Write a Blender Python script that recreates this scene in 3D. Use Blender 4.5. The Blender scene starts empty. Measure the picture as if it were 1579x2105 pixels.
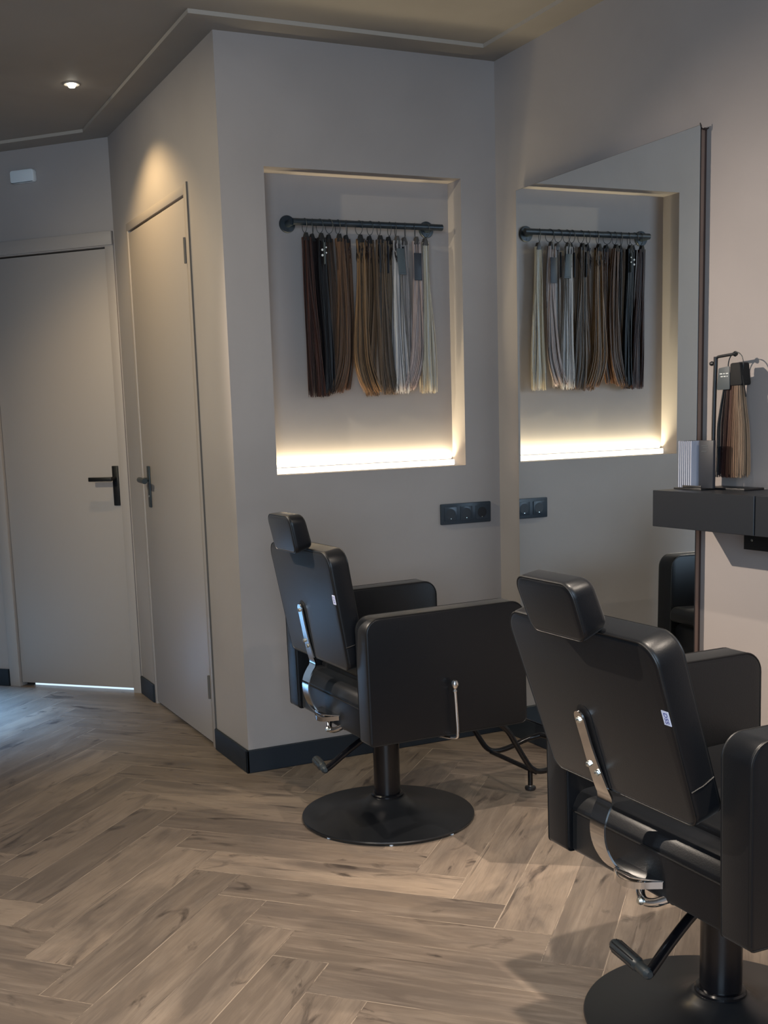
import bpy, bmesh, math, random
from mathutils import Vector, Matrix
random.seed(7)
sc = bpy.context.scene
C = sc.collection
PI = math.pi

# ------------------------------------------------------------------ camera
cam = bpy.data.cameras.new('camera'); co = bpy.data.objects.new('camera', cam); C.objects.link(co)
cam.sensor_fit = 'VERTICAL'; cam.sensor_height = 36.0; cam.lens = 2349.757 * 36.0 / 2105.0
cam.shift_x = 84.774 / 2105.0; cam.shift_y = 194.389 / 2105.0
cam.clip_start = 0.05; cam.clip_end = 60
R_ = Vector((0.9074, -0.4187, -0.0354)).normalized(); F_ = Vector((0.4086, 0.8989, -0.1585)).normalized()
U_ = R_.cross(F_).normalized(); R_ = F_.cross(U_)
co.matrix_world = Matrix(((R_.x, U_.x, -F_.x, 0), (R_.y, U_.y, -F_.y, 0), (R_.z, U_.z, -F_.z, 1.28), (0, 0, 0, 1)))
sc.camera = co

# ------------------------------------------------------------------ world, exposure
sc.view_settings.view_transform = 'Standard'; sc.view_settings.look = 'None'
sc.view_settings.gamma = 1.0; sc.view_settings.use_curve_mapping = False
sc.view_settings.exposure = 0.05
w = bpy.data.worlds.new('world'); sc.world = w; w.use_nodes = True
w.node_tree.nodes['Background'].inputs[0].default_value = (0.5, 0.56, 0.65, 1)
w.node_tree.nodes['Background'].inputs[1].default_value = 0.3

def kelvinish(c): return c
def area(name, loc, target, sx, sy, power, col, spread=PI):
    l = bpy.data.lights.new(name, 'AREA'); l.shape = 'RECTANGLE'; l.size = sx; l.size_y = sy
    l.energy = power; l.color = col; l.spread = spread
    o = bpy.data.objects.new(name, l); C.objects.link(o); o.location = loc
    o.rotation_euler = (Vector(target) - Vector(loc)).to_track_quat('-Z', 'Y').to_euler(); return o
def spot(name, loc, target, power, col, deg, blend, rad=0.02):
    l = bpy.data.lights.new(name, 'SPOT'); l.energy = power; l.color = col
    l.spot_size = math.radians(deg); l.spot_blend = blend; l.shadow_soft_size = rad
    o = bpy.data.objects.new(name, l); C.objects.link(o); o.location = loc
    o.rotation_euler = (Vector(target) - Vector(loc)).to_track_quat('-Z', 'Y').to_euler(); return o
DAY = (0.60, 0.79, 1.0); WARM = (1.0, 0.72, 0.42); NEUT = (1.0, 0.86, 0.72)
HC = 2.609
# daylight through the shop window behind the camera and through the window on the angled wall
area('shop_window_daylight', (-0.6, -1.38, 1.5), (0.6, 3.5, 1.2), 3.2, 1.9, 150, DAY)
area('angled_window_daylight', (-0.30, 6.98, 1.25), (0.40, 5.75, 0.0), 0.9, 0.7, 24, (0.22, 0.52, 1.0), math.radians(30))
# ceiling downlights, the last one added for brightness (their housings are built below)
SPOTS = [((1.062, 4.714), (1.20, 4.714, 0), 28, (1.0, 0.72, 0.36), 118, 0.6),
         ((-0.40, 4.20), (2.488, 2.10, 0.65), 560, NEUT, 54, 0.9),
         ((1.05, 1.55), (1.20, 1.70, 0), 200, NEUT, 96, 0.9),
         ((1.70, 0.70), (1.95, 0.9, 0), 130, NEUT, 120, 0.8),
         ((-0.9, 1.2), (-0.9, 1.2, 0), 90, NEUT, 130, 0.8),
         ((-0.90, 3.20), (1.371, 4.45, 1.30), 200, (1.0, 0.88, 0.62), 66, 1.0)]  # added unseen lamp that brightens the return wall and flush door
for i, (p, t, e, c, d, b) in enumerate(SPOTS):
    spot('downlight_beam', (p[0], p[1], HC - 0.012), t, e, c, d, b, 0.02)

# ------------------------------------------------------------------ material helpers
def sr(r, g, b):
    f = lambda x: (x / 255 / 12.92) if x / 255 <= 0.04045 else ((x / 255 + 0.055) / 1.055) ** 2.4
    return (f(r), f(g), f(b), 1)
def mat(name, col, rough=0.5, metal=0.0, spec=0.5, noise=0.0, nscale=4.0, bump=0.0, bscale=200, emit=0, coat=0, rgb2=None, det=4):
    m = bpy.data.materials.new(name); m.use_nodes = True; nt = m.node_tree; b = nt.nodes['Principled BSDF']
    b.inputs['Base Color'].default_value = col; b.inputs['Roughness'].default_value = rough
    b.inputs['Metallic'].default_value = metal; b.inputs['Specular IOR Level'].default_value = spec
    b.inputs['Coat Weight'].default_value = coat
    if emit:
        b.inputs['Emission Color'].default_value = col; b.inputs['Emission Strength'].default_value = emit
    tc = nt.nodes.new('ShaderNodeTexCoord')
    if noise:
        n = nt.nodes.new('ShaderNodeTexNoise'); n.inputs['Scale'].default_value = nscale; n.inputs['Detail'].default_value = det
        n.inputs['Distortion'].default_value = 0.4
        mr = nt.nodes.new('ShaderNodeMapRange'); mr.inputs['From Min'].default_value = 0.3; mr.inputs['From Max'].default_value = 0.7
        mx = nt.nodes.new('ShaderNodeMix'); mx.data_type = 'RGBA'
        a = [c * (1 - noise) for c in col[:3]] + [1]; bb = [min(1, c * (1 + noise)) for c in (rgb2 or col)[:3]] + [1]
        mx.inputs['A'].default_value = a; mx.inputs['B'].default_value = bb
        nt.links.new(tc.outputs['Object'], n.inputs['Vector']); nt.links.new(n.outputs['Fac'], mr.inputs['Value'])
        nt.links.new(mr.outputs['Result'], mx.inputs['Factor']); nt.links.new(mx.outputs['Result'], b.inputs['Base Color'])
    if bump:
        n2 = nt.nodes.new('ShaderNodeTexNoise'); n2.inputs['Scale'].default_value = bscale; n2.inputs['Detail'].default_value = 3
        bp = nt.nodes.new('ShaderNodeBump'); bp.inputs['Strength'].default_value = bump; bp.inputs['Distance'].default_value = 0.002
        nt.links.new(tc.outputs['Object'], n2.inputs['Vector']); nt.links.new(n2.outputs['Fac'], bp.inputs['Height'])
        nt.links.new(bp.outputs['Normal'], b.inputs['Normal'])
    return m
M = {}
M['plaster'] = mat('mauve_grey_plaster', sr(158, 150, 146), 0.75, spec=0.3, noise=0.10, nscale=1.3, bump=0.08, bscale=14, det=6)
M['ceil'] = mat('taupe_plaster_ceiling', sr(146, 140, 133), 0.7, spec=0.3, noise=0.13, nscale=1.3, det=6)
M['paint'] = mat('painted_wood', sr(160, 151, 145), 0.45, spec=0.4)
M['edge'] = mat('grey_hinge_and_shadow_line', sr(82, 78, 75), 0.7)
M['gap'] = mat('dark_gap', sr(35, 28, 24), 0.8)
M['base'] = mat('anthracite_skirting', sr(32, 39, 47), 0.5, spec=0.35)
M['blackmetal'] = mat('black_powder_coat', sr(22, 24, 28), 0.38, spec=0.5, bump=0.05, bscale=600)
M['gloss_black'] = mat('black_gloss', sr(12, 13, 17), 0.22, spec=0.5)
M['basemetal'] = mat('base_black_satin', sr(24, 26, 29), 0.30, spec=0.6, noise=0.1, nscale=5)
M['leather'] = mat('black_leatherette', sr(9, 12, 17), 0.38, spec=0.36, bump=0.10, bscale=420)
_b = M['leather'].node_tree.nodes['Principled BSDF']; _b.inputs['Sheen Weight'].default_value = .07; _b.inputs['Sheen Roughness'].default_value = .45; _b.inputs['Sheen Tint'].default_value = (1, .95, .88, 1)
M['piping'] = mat('black_piping', sr(10, 11, 13), 0.45)
M['chrome'] = mat('chrome', (0.80, 0.80, 0.80, 1), 0.09, metal=1)
M['zinc'] = mat('zinc_bolt', (0.72, 0.76, 0.72, 1), 0.28, metal=1)
M['handle'] = mat('black_handle', sr(14, 14, 15), 0.45)
M['iron'] = mat('dark_iron', sr(38, 46, 50), 0.4, spec=0.5)
M['rail'] = mat('blue_black_pipe', sr(30, 40, 48), 0.42, spec=0.5)
M['white'] = mat('white_plastic', sr(225, 232, 236), 0.4)
M['socket'] = mat('anthracite_plastic', sr(38, 48, 58), 0.4)
M['socket_dark'] = mat('dark_socket_well', sr(14, 17, 24), 0.5)
M['mirror'] = mat('mirror_glass', (0.93, 0.98, 1.0, 1), 0.0, metal=1)
M['glassedge'] = mat('mirror_edge', sr(30, 24, 24), 0.3)
M['mdf'] = mat('brown_mdf_edge', sr(132, 108, 95), 0.65, noise=0.08, nscale=9)
M['mdf_dark'] = mat('dark_mdf_strip', sr(70, 52, 46), 0.7)
M['console'] = mat('charcoal_lacquer', sr(29, 33, 39), 0.42, spec=0.35)
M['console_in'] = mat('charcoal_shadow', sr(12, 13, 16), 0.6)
M['label'] = mat('white_sticker', sr(205, 212, 235), 0.5)
M['ink'] = mat('blue_ink', sr(70, 75, 150), 0.6)
M['card'] = mat('slate_card', sr(70, 78, 82), 0.55)
M['card_dark'] = mat('dark_card', sr(40, 44, 52), 0.5)
M['card_white'] = mat('white_print', sr(215, 218, 215), 0.6)
M['page'] = mat('grey_page_edges', sr(165, 170, 185), 0.6)
M['band'] = mat('black_fabric_band', sr(13, 13, 15), 0.8)
def emat(name, col, s):
    m = bpy.data.materials.new(name); m.use_nodes = True; nt = m.node_tree
    for n in list(nt.nodes): nt.nodes.remove(n)
    e = nt.nodes.new('ShaderNodeEmission'); e.inputs[0].default_value = (*col, 1); e.inputs[1].default_value = s
    o = nt.nodes.new('ShaderNodeOutputMaterial'); nt.links.new(e.outputs[0], o.inputs[0]); return m
M['led'] = emat('led_diffuser', (1.0, 0.92, 0.78), 2.2)
M['bulb'] = emat('downlight_lens', (1.0, 0.93, 0.78), 26)
M['daylight'] = emat('daylight_glass', (0.55, 0.75, 1.0), 0.35)
M['lit_riser'] = mat('painted_lit_riser', sr(172, 162, 150), 0.6)  # paler colour imitates light catching the riser of the ceiling step

# ------------------------------------------------------------------ mesh helpers
def obj(name, bm, m=None, parent=None, smooth=True, ang=35):
    me = bpy.data.meshes.new(name); bmesh.ops.recalc_face_normals(bm, faces=bm.faces); bm.to_mesh(me); bm.free()
    o = bpy.data.objects.new(name, me); C.objects.link(o)
    if m is not None:
        for mm in (m if isinstance(m, (list, tuple)) else [m]): me.materials.append(mm)
    if smooth:
        for p in me.polygons: p.use_smooth = True
        me.set_sharp_from_angle(angle=math.radians(ang))
    if parent is not None: o.parent = parent
    return o
def B(): return bmesh.new()
def box(bm, a, b, bev=0.0, seg=2, mi=0):
    vs = [bm.verts.new((x, y, z)) for x in (a[0], b[0]) for y in (a[1], b[1]) for z in (a[2], b[2])]
    fs = [bm.faces.new([vs[i] for i in q]) for q in ((0, 1, 3, 2), (4, 6, 7, 5), (0, 4, 5, 1), (2, 3, 7, 6), (0, 2, 6, 4), (1, 5, 7, 3))]
    for f in fs: f.material_index = mi
    if bev: bmesh.ops.bevel(bm, geom=list({e for f in fs for e in f.edges}), offset=bev, segments=seg, profile=0.5, affect='EDGES')
    return bm
def inset(pts, d):
    """move a closed 2-D outline inwards by d (mitred)"""
    P = [Vector(p) for p in pts]; Q = []
    for p in P:
        if not Q or (p - Q[-1]).length > 1e-6: Q.append(p)
    if (Q[0] - Q[-1]).length < 1e-6: Q.pop()
    n = len(Q); ar = sum(Q[i].x * Q[(i + 1) % n].y - Q[(i + 1) % n].x * Q[i].y for i in range(n)); sg = 1 if ar > 0 else -1
    out = []
    for i in range(n):
        a = (Q[i] - Q[i - 1]).normalized(); b = (Q[(i + 1) % n] - Q[i]).normalized()
        na = Vector((-a.y, a.x)) * sg; nb = Vector((-b.y, b.x)) * sg; m = (na + nb).normalized()
        out.append(tuple(Q[i] + m * (d / max(.4, m.dot(na)))))
    return out
def prism(bm, pts, axis, t0, t1, bev=0.0, seg=2, mi=0):
    """pts: 2-D outline; axis 0/1/2 is the extrusion axis; bev rounds the two rims"""
    def P(p, t):
        return {0: (t, p[0], p[1]), 1: (p[0], t, p[1]), 2: (p[0], p[1], t)}[axis]
    pts = inset(pts, 0); sgn = 1 if t1 > t0 else -1; lv = []
    if bev:
        seg = max(seg, 2)
        for k in range(seg + 1):
            a = PI / 2 * k / seg; lv.append((bev * (1 - math.sin(a)), t0 + sgn * bev * (1 - math.cos(a))))
        lv += [(d, t0 + t1 - t) for d, t in reversed(lv)]
    else: lv = [(0, t0), (0, t1)]
    rings = [[bm.verts.new(P(p, t)) for p in inset(pts, d)] for d, t in lv]
    n = len(pts); fs = [bm.faces.new(rings[0]), bm.faces.new(rings[-1][::-1])]
    for a, b in zip(rings, rings[1:]):
        for i in range(n): fs.append(bm.faces.new([a[i], a[(i + 1) % n], b[(i + 1) % n], b[i]]))
    for f in fs: f.material_index = mi
    return bm
def rpoly(pts, rads, seg=6):
    """round polygon corners"""
    out = []; n = len(pts)
    for i in range(n):
        p = Vector(pts[i]); a = Vector(pts[i - 1]); b = Vector(pts[(i + 1) % n]); r = rads[i] if isinstance(rads, (list, tuple)) else rads
        if r <= 0: out.append(tuple(p)); continue
        u = (a - p).normalized(); v = (b - p).normalized(); an = u.angle(v); d = r / math.tan(an / 2)
        c = p + (u + v).normalized() * (r / math.sin(an / 2)); s = p + u * d; e = p + v * d
        vs = s - c; ve = e - c; tot = vs.angle_signed(ve)
        for k in range(seg + 1):
            th = tot * k / seg; cc, ss = math.cos(-th), math.sin(-th)
            out.append((c.x + vs.x * cc - vs.y * ss, c.y + vs.x * ss + vs.y * cc))
    return out
def lathe(bm, prof, c=(0, 0), n=48, axis='z', base=0):
    rings = []
    for r, z in prof:
        ring = []
        for i in range(n):
            a = 2 * PI * i / n; x, y = r * math.cos(a), r * math.sin(a)
            if axis == 'z': p = (c[0] + x, c[1] + y, z)
            elif axis == 'y': p = (c[0] + x, z, c[1] + y)
            else: p = (z, c[0] + x, c[1] + y)
            ring.append(bm.verts.new(p))
        rings.append(ring)
    for a, b in zip(rings, rings[1:]):
        for i in range(n): bm.faces.new([a[i], a[(i + 1) % n], b[(i + 1) % n], b[i]])
    bm.faces.new(rings[0][::-1]); bm.faces.new(rings[-1]); return bm
def tube(bm, pts, r, n=12, closed=False, cap=True, ry=None):
    pts = [Vector(p) for p in pts]; rings = []; N = len(pts); up = None
    for i, p in enumerate(pts):
        if closed: d = (pts[(i + 1) % N] - pts[i - 1]).normalized()
        else: d = (pts[min(i + 1, N - 1)] - pts[max(i - 1, 0)]).normalized()
        if up is None: up = d.orthogonal().normalized()
        up = (up - d * up.dot(d)).normalized(); s = d.cross(up)
        rr = r[i] if isinstance(r, (list, tuple)) else r
        rings.append([bm.verts.new(p + up * rr * math.cos(2 * PI * k / n) + s * rr * math.sin(2 * PI * k / n)) for k in range(n)])
    m = N if closed else N - 1
    for i in range(m):
        a, b = rings[i], rings[(i + 1) % N]
        off = 0
        if closed and i == N - 1:
            off = min(range(n), key=lambda o: (a[0].co - b[o].co).length)
        for k in range(n): bm.faces.new([a[k], a[(k + 1) % n], b[(k + 1 + off) % n], b[(k + off) % n]])
    if not closed and cap: bm.faces.new(rings[0][::-1]); bm.faces.new(rings[-1])
    return bm
def smooth_path(pts, it=3, closed=False):
    pts = [Vector(p) for p in pts]
    for _ in range(it):
        q = [] if closed else [pts[0]]
        rng = range(len(pts)) if closed else range(len(pts) - 1)
        for i in rng:
            a, b = pts[i], pts[(i + 1) % len(pts)]
            q += [a * .75 + b * .25, a * .25 + b * .75]
        if not closed: q.append(pts[-1])
        pts = q
    return pts
def ribbon(bm, path, wdir, wd, th):
    """flat bar of width wd (along wdir) and thickness th following path; wd may be a list"""
    path = [Vector(p) for p in path]; wdir = Vector(wdir); N = len(path); rings = []
    for i, p in enumerate(path):
        d = (path[min(i + 1, N - 1)] - path[max(i - 1, 0)]).normalized(); nn = d.cross(wdir).normalized()
        ww = wd[i] if isinstance(wd, (list, tuple)) else wd
        rings.append([bm.verts.new(p + wdir * sx * ww / 2 + nn * sy * th / 2) for sx, sy in ((-1, -1), (1, -1), (1, 1), (-1, 1))])
    for a, b in zip(rings, rings[1:]):
        for k in range(4): bm.faces.new([a[k], a[(k + 1) % 4], b[(k + 1) % 4], b[k]])
    bm.faces.new(rings[0][::-1]); bm.faces.new(rings[-1]); return bm
def tag(o, label, cat, group=None):
    o['label'] = label; o['category'] = cat
    if group: o['group'] = group
    return o
def empty(name, loc, rz=0):
    o = bpy.data.objects.new(name, None); C.objects.link(o); o.location = loc; o.rotation_euler = (0, 0, rz); o.empty_display_size = 0.1; return o
def struct(o, label, cat='room'):
    o['kind'] = 'structure'; o['label'] = label; o['category'] = cat; return o

# ------------------------------------------------------------------ room constants
XL, YB, XR, XM = 1.371, 3.913, 2.488, 2.460
KF = 6.80                  # angled wall: x + y = KF
XW, YS = -3.0, -1.5        # west wall, wall behind the camera
TH = 0.12
NX0, NX1, NZ0, NZ1, ND = 1.535, 2.332, 1.099, 2.177, 0.10
D0, D1, DZ = 4.330, 5.165, 2.142     # door in the left return wall (leaf extents)

# floor: herringbone planks, one mesh
def floor_mesh():
    bm = B(); uvl = bm.loops.layers.uv.new('plank'); cl = bm.loops.layers.color.new('tone')
    L, W = 0.551 * math.sqrt(2), 0.1475
    e1 = Vector((1, -1)) / math.sqrt(2); e2 = Vector((1, 1)) / math.sqrt(2); s = W * math.sqrt(2)
    H = Vector((0.904, 2.895))
    rnd = random.Random(11)
    def clip(poly):
        return poly
    def quad(c, a, b):
        cen = c + a * L / 2 + b * W / 2
        if not (XW - .6 < cen.x < XR + .6 and YS - .6 < cen.y < 10.4): return
        if cen.x + cen.y > KF + 0.8: return
        vs = [bm.verts.new((p.x, p.y, 0)) for p in (c, c + a * L, c + a * L + b * W, c + b * W)]
        f = bm.faces.new(vs)
        t = (rnd.random(), rnd.random(), rnd.random(), 1)
        for lp, uv in zip(f.loops, ((0, 0), (L, 0), (L, W), (0, W))): lp[uvl].uv = uv; lp[cl] = t
    for j in range(-5, 4):
        for k in range(-45, 50):
            o = H + Vector((2 * 0.551 * j, -k * s))
            quad(o, e1, e2)                  # planks running to the right
            quad(o - e2 * L, e2, e1)         # planks of the column to the left
    return bm
def floor_mat():
    m = bpy.data.materials.new('herringbone_oak'); m.use_nodes = True; nt = m.node_tree; N = nt.nodes; Lk = nt.links
    b = N['Principled BSDF']
    uv = N.new('ShaderNodeUVMap'); uv.uv_map = 'plank'
    vc = N.new('ShaderNodeVertexColor'); vc.layer_name = 'tone'
    sp = N.new('ShaderNodeSeparateColor'); Lk.new(vc.outputs['Color'], sp.inputs[0])
    sx = N.new('ShaderNodeSeparateXYZ'); Lk.new(uv.outputs['UV'], sx.inputs[0])
    def math_(op, a, b_=None, c=None):
        n = N.new('ShaderNodeMath'); n.operation = op
        for i, v in enumerate((a, b_, c)):
            if v is None: continue
            if isinstance(v, (int, float)): n.inputs[i].default_value = v
            else: Lk.new(v, n.inputs[i])
        return n.outputs[0]
    def noise(vec, scale, det=4, dist=0.0, rough=.5):
        n = N.new('ShaderNodeTexNoise'); n.inputs['Scale'].default_value = scale; n.inputs['Detail'].default_value = det
        n.inputs['Distortion'].default_value = dist; n.inputs['Roughness'].default_value = rough
        Lk.new(vec, n.inputs['Vector']); return n.outputs['Fac']
    def comb(x, y, z):
        n = N.new('ShaderNodeCombineXYZ')
        for i, v in enumerate((x, y, z)):
            if isinstance(v, (int, float)): n.inputs[i].default_value = v
            else: Lk.new(v, n.inputs[i])
        return n.outputs[0]
    def rng(v, a, b_, c=0.0, d=1.0):
        n = N.new('ShaderNodeMapRange'); Lk.new(v, n.inputs[0])
        for i, x in enumerate((a, b_, c, d)): n.inputs[i + 1].default_value = x
        return n.outputs[0]
    def mix(f, a, b_):
        n = N.new('ShaderNodeMix'); n.data_type = 'RGBA'
        if isinstance(f, (int, float)): n.inputs['Factor'].default_value = f
        else: Lk.new(f, n.inputs['Factor'])
        for k, v in (('A', a), ('B', b_)):
            if isinstance(v, tuple): n.inputs[k].default_value = v
            else: Lk.new(v, n.inputs[k])
        return n.outputs['Result']
    zz = math_('MULTIPLY', sp.outputs[0], 37.0)
    off = math_('MULTIPLY', sp.outputs[1], 9.0)
    ux = math_('ADD', sx.outputs[0], off)
    grain = noise(comb(math_('MULTIPLY', ux, 3.0), math_('MULTIPLY', sx.outputs[1], 26.0), zz), 1.0, 7, 0.9, .62)
    fine = noise(comb(math_('MULTIPLY', ux, 14.0), math_('MULTIPLY', sx.outputs[1], 260.0), zz), 1.0, 3, 0.2)
    cloud = noise(comb(math_('MULTIPLY', ux, 2.6), math_('MULTIPLY', sx.outputs[1], 8.0), zz), 1.0, 5, 0.7, .55)
    knot = noise(comb(math_('MULTIPLY', ux, 5.0), math_('MULTIPLY', sx.outputs[1], 13.0), math_('ADD', zz, 5.0)), 1.0, 5, 1.1, .55)
    crack = noise(comb(math_('MULTIPLY', ux, 1.6), math_('MULTIPLY', sx.outputs[1], 30.0), math_('ADD', zz, 9.0)), 1.0, 5, 1.6, .6)
    tone = mix(sp.outputs[2], sr(116, 103, 91), sr(160, 142, 124))
    c1 = mix(rng(cloud, .42, .66, 0, .9), tone, sr(104, 93, 84))
    c2 = mix(rng(grain, .45, .70, 0, .35), c1, sr(172, 156, 139))
    c3 = mix(rng(fine, .45, .75, 0, .32), c2, sr(96, 86, 78))
    c4 = mix(rng(knot, .60, .72, 0, .85), c3, sr(60, 52, 48))
    c5 = mix(rng(crack, .64, .70, 0, .6), c4, sr(60, 52, 48))
    L, W = 0.551 * math.sqrt(2), 0.1475
    ex = math_('MINIMUM', sx.outputs[0], math_('SUBTRACT', L, sx.outputs[0]))
    ey = math_('MINIMUM', sx.outputs[1], math_('SUBTRACT', W, sx.outputs[1]))
    e = math_('MINIMUM', ex, ey)
    seam = rng(e, 0.0008, 0.0020, 1, 0)
    seamtone = mix(rng(grain, .45, .55), sr(190, 172, 152), sr(105, 92, 82))
    c6 = mix(math_('MULTIPLY', seam, .75), c5, seamtone)
    Lk.new(c6, b.inputs['Base Color'])
    Lk.new(rng(grain, .3, .7, .36, .50), b.inputs['Roughness'])
    b.inputs['Specular IOR Level'].default_value = 0.42
    bp = N.new('ShaderNodeBump'); bp.inputs['Strength'].default_value = .25; bp.inputs['Distance'].default_value = .001
    Lk.new(math_('SUBTRACT', grain, math_('MULTIPLY', seam, 1.5)), bp.inputs['Height']); Lk.new(bp.outputs[0], b.inputs['Normal'])
    return m
fl = obj('floor', floor_mesh(), floor_mat(), smooth=False)
struct(fl, 'grey-brown oak floor laid in a herringbone pattern')

# ceiling: lowered perimeter band and field 12 mm higher (each a slab)
def ngon_slab(bm, pts, z0, z1):
    return prism(bm, pts, 2, z0, z1)
cyl = KF - XW
room = [(XW, YS), (XR, YS), (XR, YB), (XL, YB), (XL, KF - XL), (XW, KF - XW)]
bw = 0.125; q = bw * (math.sqrt(2) - 1)
inner = [(XW + bw, YS + bw), (XR - bw, YS + bw), (XR - bw, YB - bw), (XL - bw, YB - bw), (XL - bw, KF - XL - bw * math.sqrt(2) + bw), (XW + bw, KF - XW - bw * math.sqrt(2) - bw)]
bm = B()
prism(bm, [(XW - .2, YS - .2), (XR + .2, YS - .2), (XR + .2, YB + .2), (XL + .2, YB + .2), (XL + .2, KF - XL + .2), (XW - .2, KF - XW + .4)], 2, HC + 0.014, HC + 0.12)
n = len(room)
for z in (HC, ):
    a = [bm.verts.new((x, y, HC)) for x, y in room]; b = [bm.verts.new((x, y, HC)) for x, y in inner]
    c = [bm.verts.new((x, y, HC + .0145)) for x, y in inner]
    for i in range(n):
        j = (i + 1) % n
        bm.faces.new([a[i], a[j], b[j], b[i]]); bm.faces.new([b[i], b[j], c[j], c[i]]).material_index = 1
struct(obj('ceiling', bm, [M['ceil'], M['lit_riser']], smooth=False), 'taupe plaster ceiling with a shallow stepped border along the walls')

# wall with niche (plane y = YB)
bm = B()
t = 0.16
for a, b in (((XL, YB, 0), (NX0, YB + t, HC + .02)), ((NX1, YB, 0), (XR + TH, YB + t, HC + .02)),
             ((NX0, YB, 0), (NX1, YB + t, NZ0)), ((NX0, YB, NZ1), (NX1, YB + t, HC + .02))): box(bm, a, b)
box(bm, (NX0, YB + ND, NZ0), (NX1, YB + t, NZ1))
bmesh.ops.remove_doubles(bm, verts=bm.verts, dist=1e-5)
struct(obj('wall_niche', bm, M['plaster'], smooth=False), 'blue-grey plastered wall with a recessed lit display niche')
# right wall
bm = B(); box(bm, (XR, YS - TH, 0), (XR + TH, YB + t, HC + .02))
struct(obj('wall_right', bm, M['plaster'], smooth=False), 'mauve plastered wall behind the mirror and console')
# left return wall (plane x = XL), opening for the flush door
bm = B()
FO0, FO1, FZ = D0 - 0.012, D1 + 0.012, DZ + 0.012
XB = XL + 0.12
box(bm, (XL, YB + t, 0), (XB, FO0, HC + .02)); box(bm, (XL, FO1, 0), (XB, KF - XL + .15, HC + .02)); box(bm, (XL, FO0, FZ), (XB, FO1, HC + .02))
struct(obj('wall_left', bm, M['plaster'], smooth=False), 'plastered return wall with the flush door, lit by the downlight')
# angled wall: local frame, s runs from the corner towards the left/back
AX = Vector((-1, 1, 0)).normalized(); AN = Vector((-1, -1, 0)).normalized(); A0 = Vector((XL, KF - XL, 0))
def AW(s, d, z): return A0 + AX * s + AN * d + Vector((0, 0, z))
def abox(bm, s0, s1, d0, d1, z0, z1, bev=0, mi=0):
    n0 = set(bm.verts); box(bm, (s0, d0, z0), (s1, d1, z1), bev, mi=mi)
    for v_ in [v_ for v_ in bm.verts if v_ not in n0]: v_.co = AW(v_.co.x, v_.co.y, v_.co.z)
    return bm
LS0, LS1, LZ = 0.054, 0.713, 2.122          # door leaf: s extents and top
W0, W1, WZ0, WZ1 = 1.35, 3.3, 0.10, 2.15    # window on the angled wall (outside the frame)
SE = (XL - XW) * math.sqrt(2)
bm = B()
abox(bm, -.12, LS0 - .01, -TH, 0, 0, HC + .02); abox(bm, LS0 - .01, LS1 + .01, -TH, 0, LZ + .01, HC + .02)
abox(bm, LS1 + .01, W0, -TH, 0, 0, HC + .02); abox(bm, W0, W1, -TH, 0, 0, WZ0); abox(bm, W0, W1, -TH, 0, WZ1, HC + .02)
abox(bm, W1, SE + .2, -TH, 0, 0, HC + .02)
struct(obj('wall_angled', bm, M['plaster'], smooth=False), 'dark grey-blue plastered wall set at an angle at the far end')
bm = B(); box(bm, (XW - TH, YS - TH, 0), (XW, KF - XW + .3, HC + .02)); struct(obj('wall_west', bm, M['plaster'], smooth=False), 'plastered side wall outside the frame')
bm = B(); box(bm, (XW, YS - TH, 0), (-2.4, YS, HC + .02)); box(bm, (1.4, YS - TH, 0), (XR, YS, HC + .02)); box(bm, (-2.4, YS - TH, 0), (1.4, YS, .45)); box(bm, (-2.4, YS - TH, 2.45), (1.4, YS, HC + .02))
struct(obj('wall_behind', bm, M['plaster'], smooth=False), 'plastered wall behind the viewer with the shop window opening')

# windows
def frame_bm(bm, fn, a0, a1, z0, z1, w, d0, d1):
    fn(bm, a0, a1, d0, d1, z0, z0 + w); fn(bm, a0, a1, d0, d1, z1 - w, z1)
    fn(bm, a0, a0 + w, d0, d1, z0 + w, z1 - w); fn(bm, a1 - w, a1, d0, d1, z0 + w, z1 - w)
bm = B(); abox(bm, W0, W1, -.07, -.06, WZ0, WZ1)
wn = struct(obj('window_1', bm, M['daylight'], smooth=False), 'bright window on the angled wall'); bm = B(); frame_bm(bm, abox, W0, W1, WZ0, WZ1, .05, -.06, -.01)
obj('window_frame', bm, M['base'], wn, smooth=False)
bm = B(); box(bm, (-2.4, YS - .07, .45), (1.4, YS - .06, 2.45))
wn = struct(obj('window_2', bm, M['daylight'], smooth=False), 'large shop window behind the viewer'); bm = B()
frame_bm(bm, lambda b_, a0, a1, d0, d1, z0, z1: box(b_, (a0, YS + d0, z0), (a1, YS + d1, z1)), -2.4, 1.4, .45, 2.45, .06, -.06, 0)
obj('window_frame', bm, M['base'], wn, smooth=False)

# door 1 in the angled wall: painted casing, leaf, long plate handle, glow strip as daylight under the leaf
bm = B(); abox(bm, LS0, LS1, -.045, -.007, 0.020, LZ, .002)
d1 = struct(obj('door_1', bm, M['paint']), 'plain mauve-grey painted door in the angled wall with black lever handle', 'door')
bm = B()
abox(bm, .004, LS0 - .006, -.06, .010, 0, 2.195, .002); abox(bm, LS1 + .004, LS1 + .062, -.06, .010, 0, 2.195, .002)
abox(bm, .004, LS1 + .062, -.06, .012, LZ + .006, 2.195, .002)
abox(bm, .004, LS1 + .07, -.01, .020, 2.133, 2.195, .002)
obj('door_casing', bm, M['paint'], d1)
bm = B(); abox(bm, LS0 - .008, LS1 + .006, -.065, -.052, 0.0, LZ + .008); obj('door_rebate', bm, M['gap'], d1, smooth=False)
bm = B()
abox(bm, .062, .095, -.007, .001, .925, 1.115, .002)
hd = obj('door_handle', bm, M['handle'], d1)
bm = B(); tube(bm, [AW(.079, 0, 1.055), AW(.079, .05, 1.055)], .009); lv = [AW(.075, .05, 1.055), AW(.20, .05, 1.055)]
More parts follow.
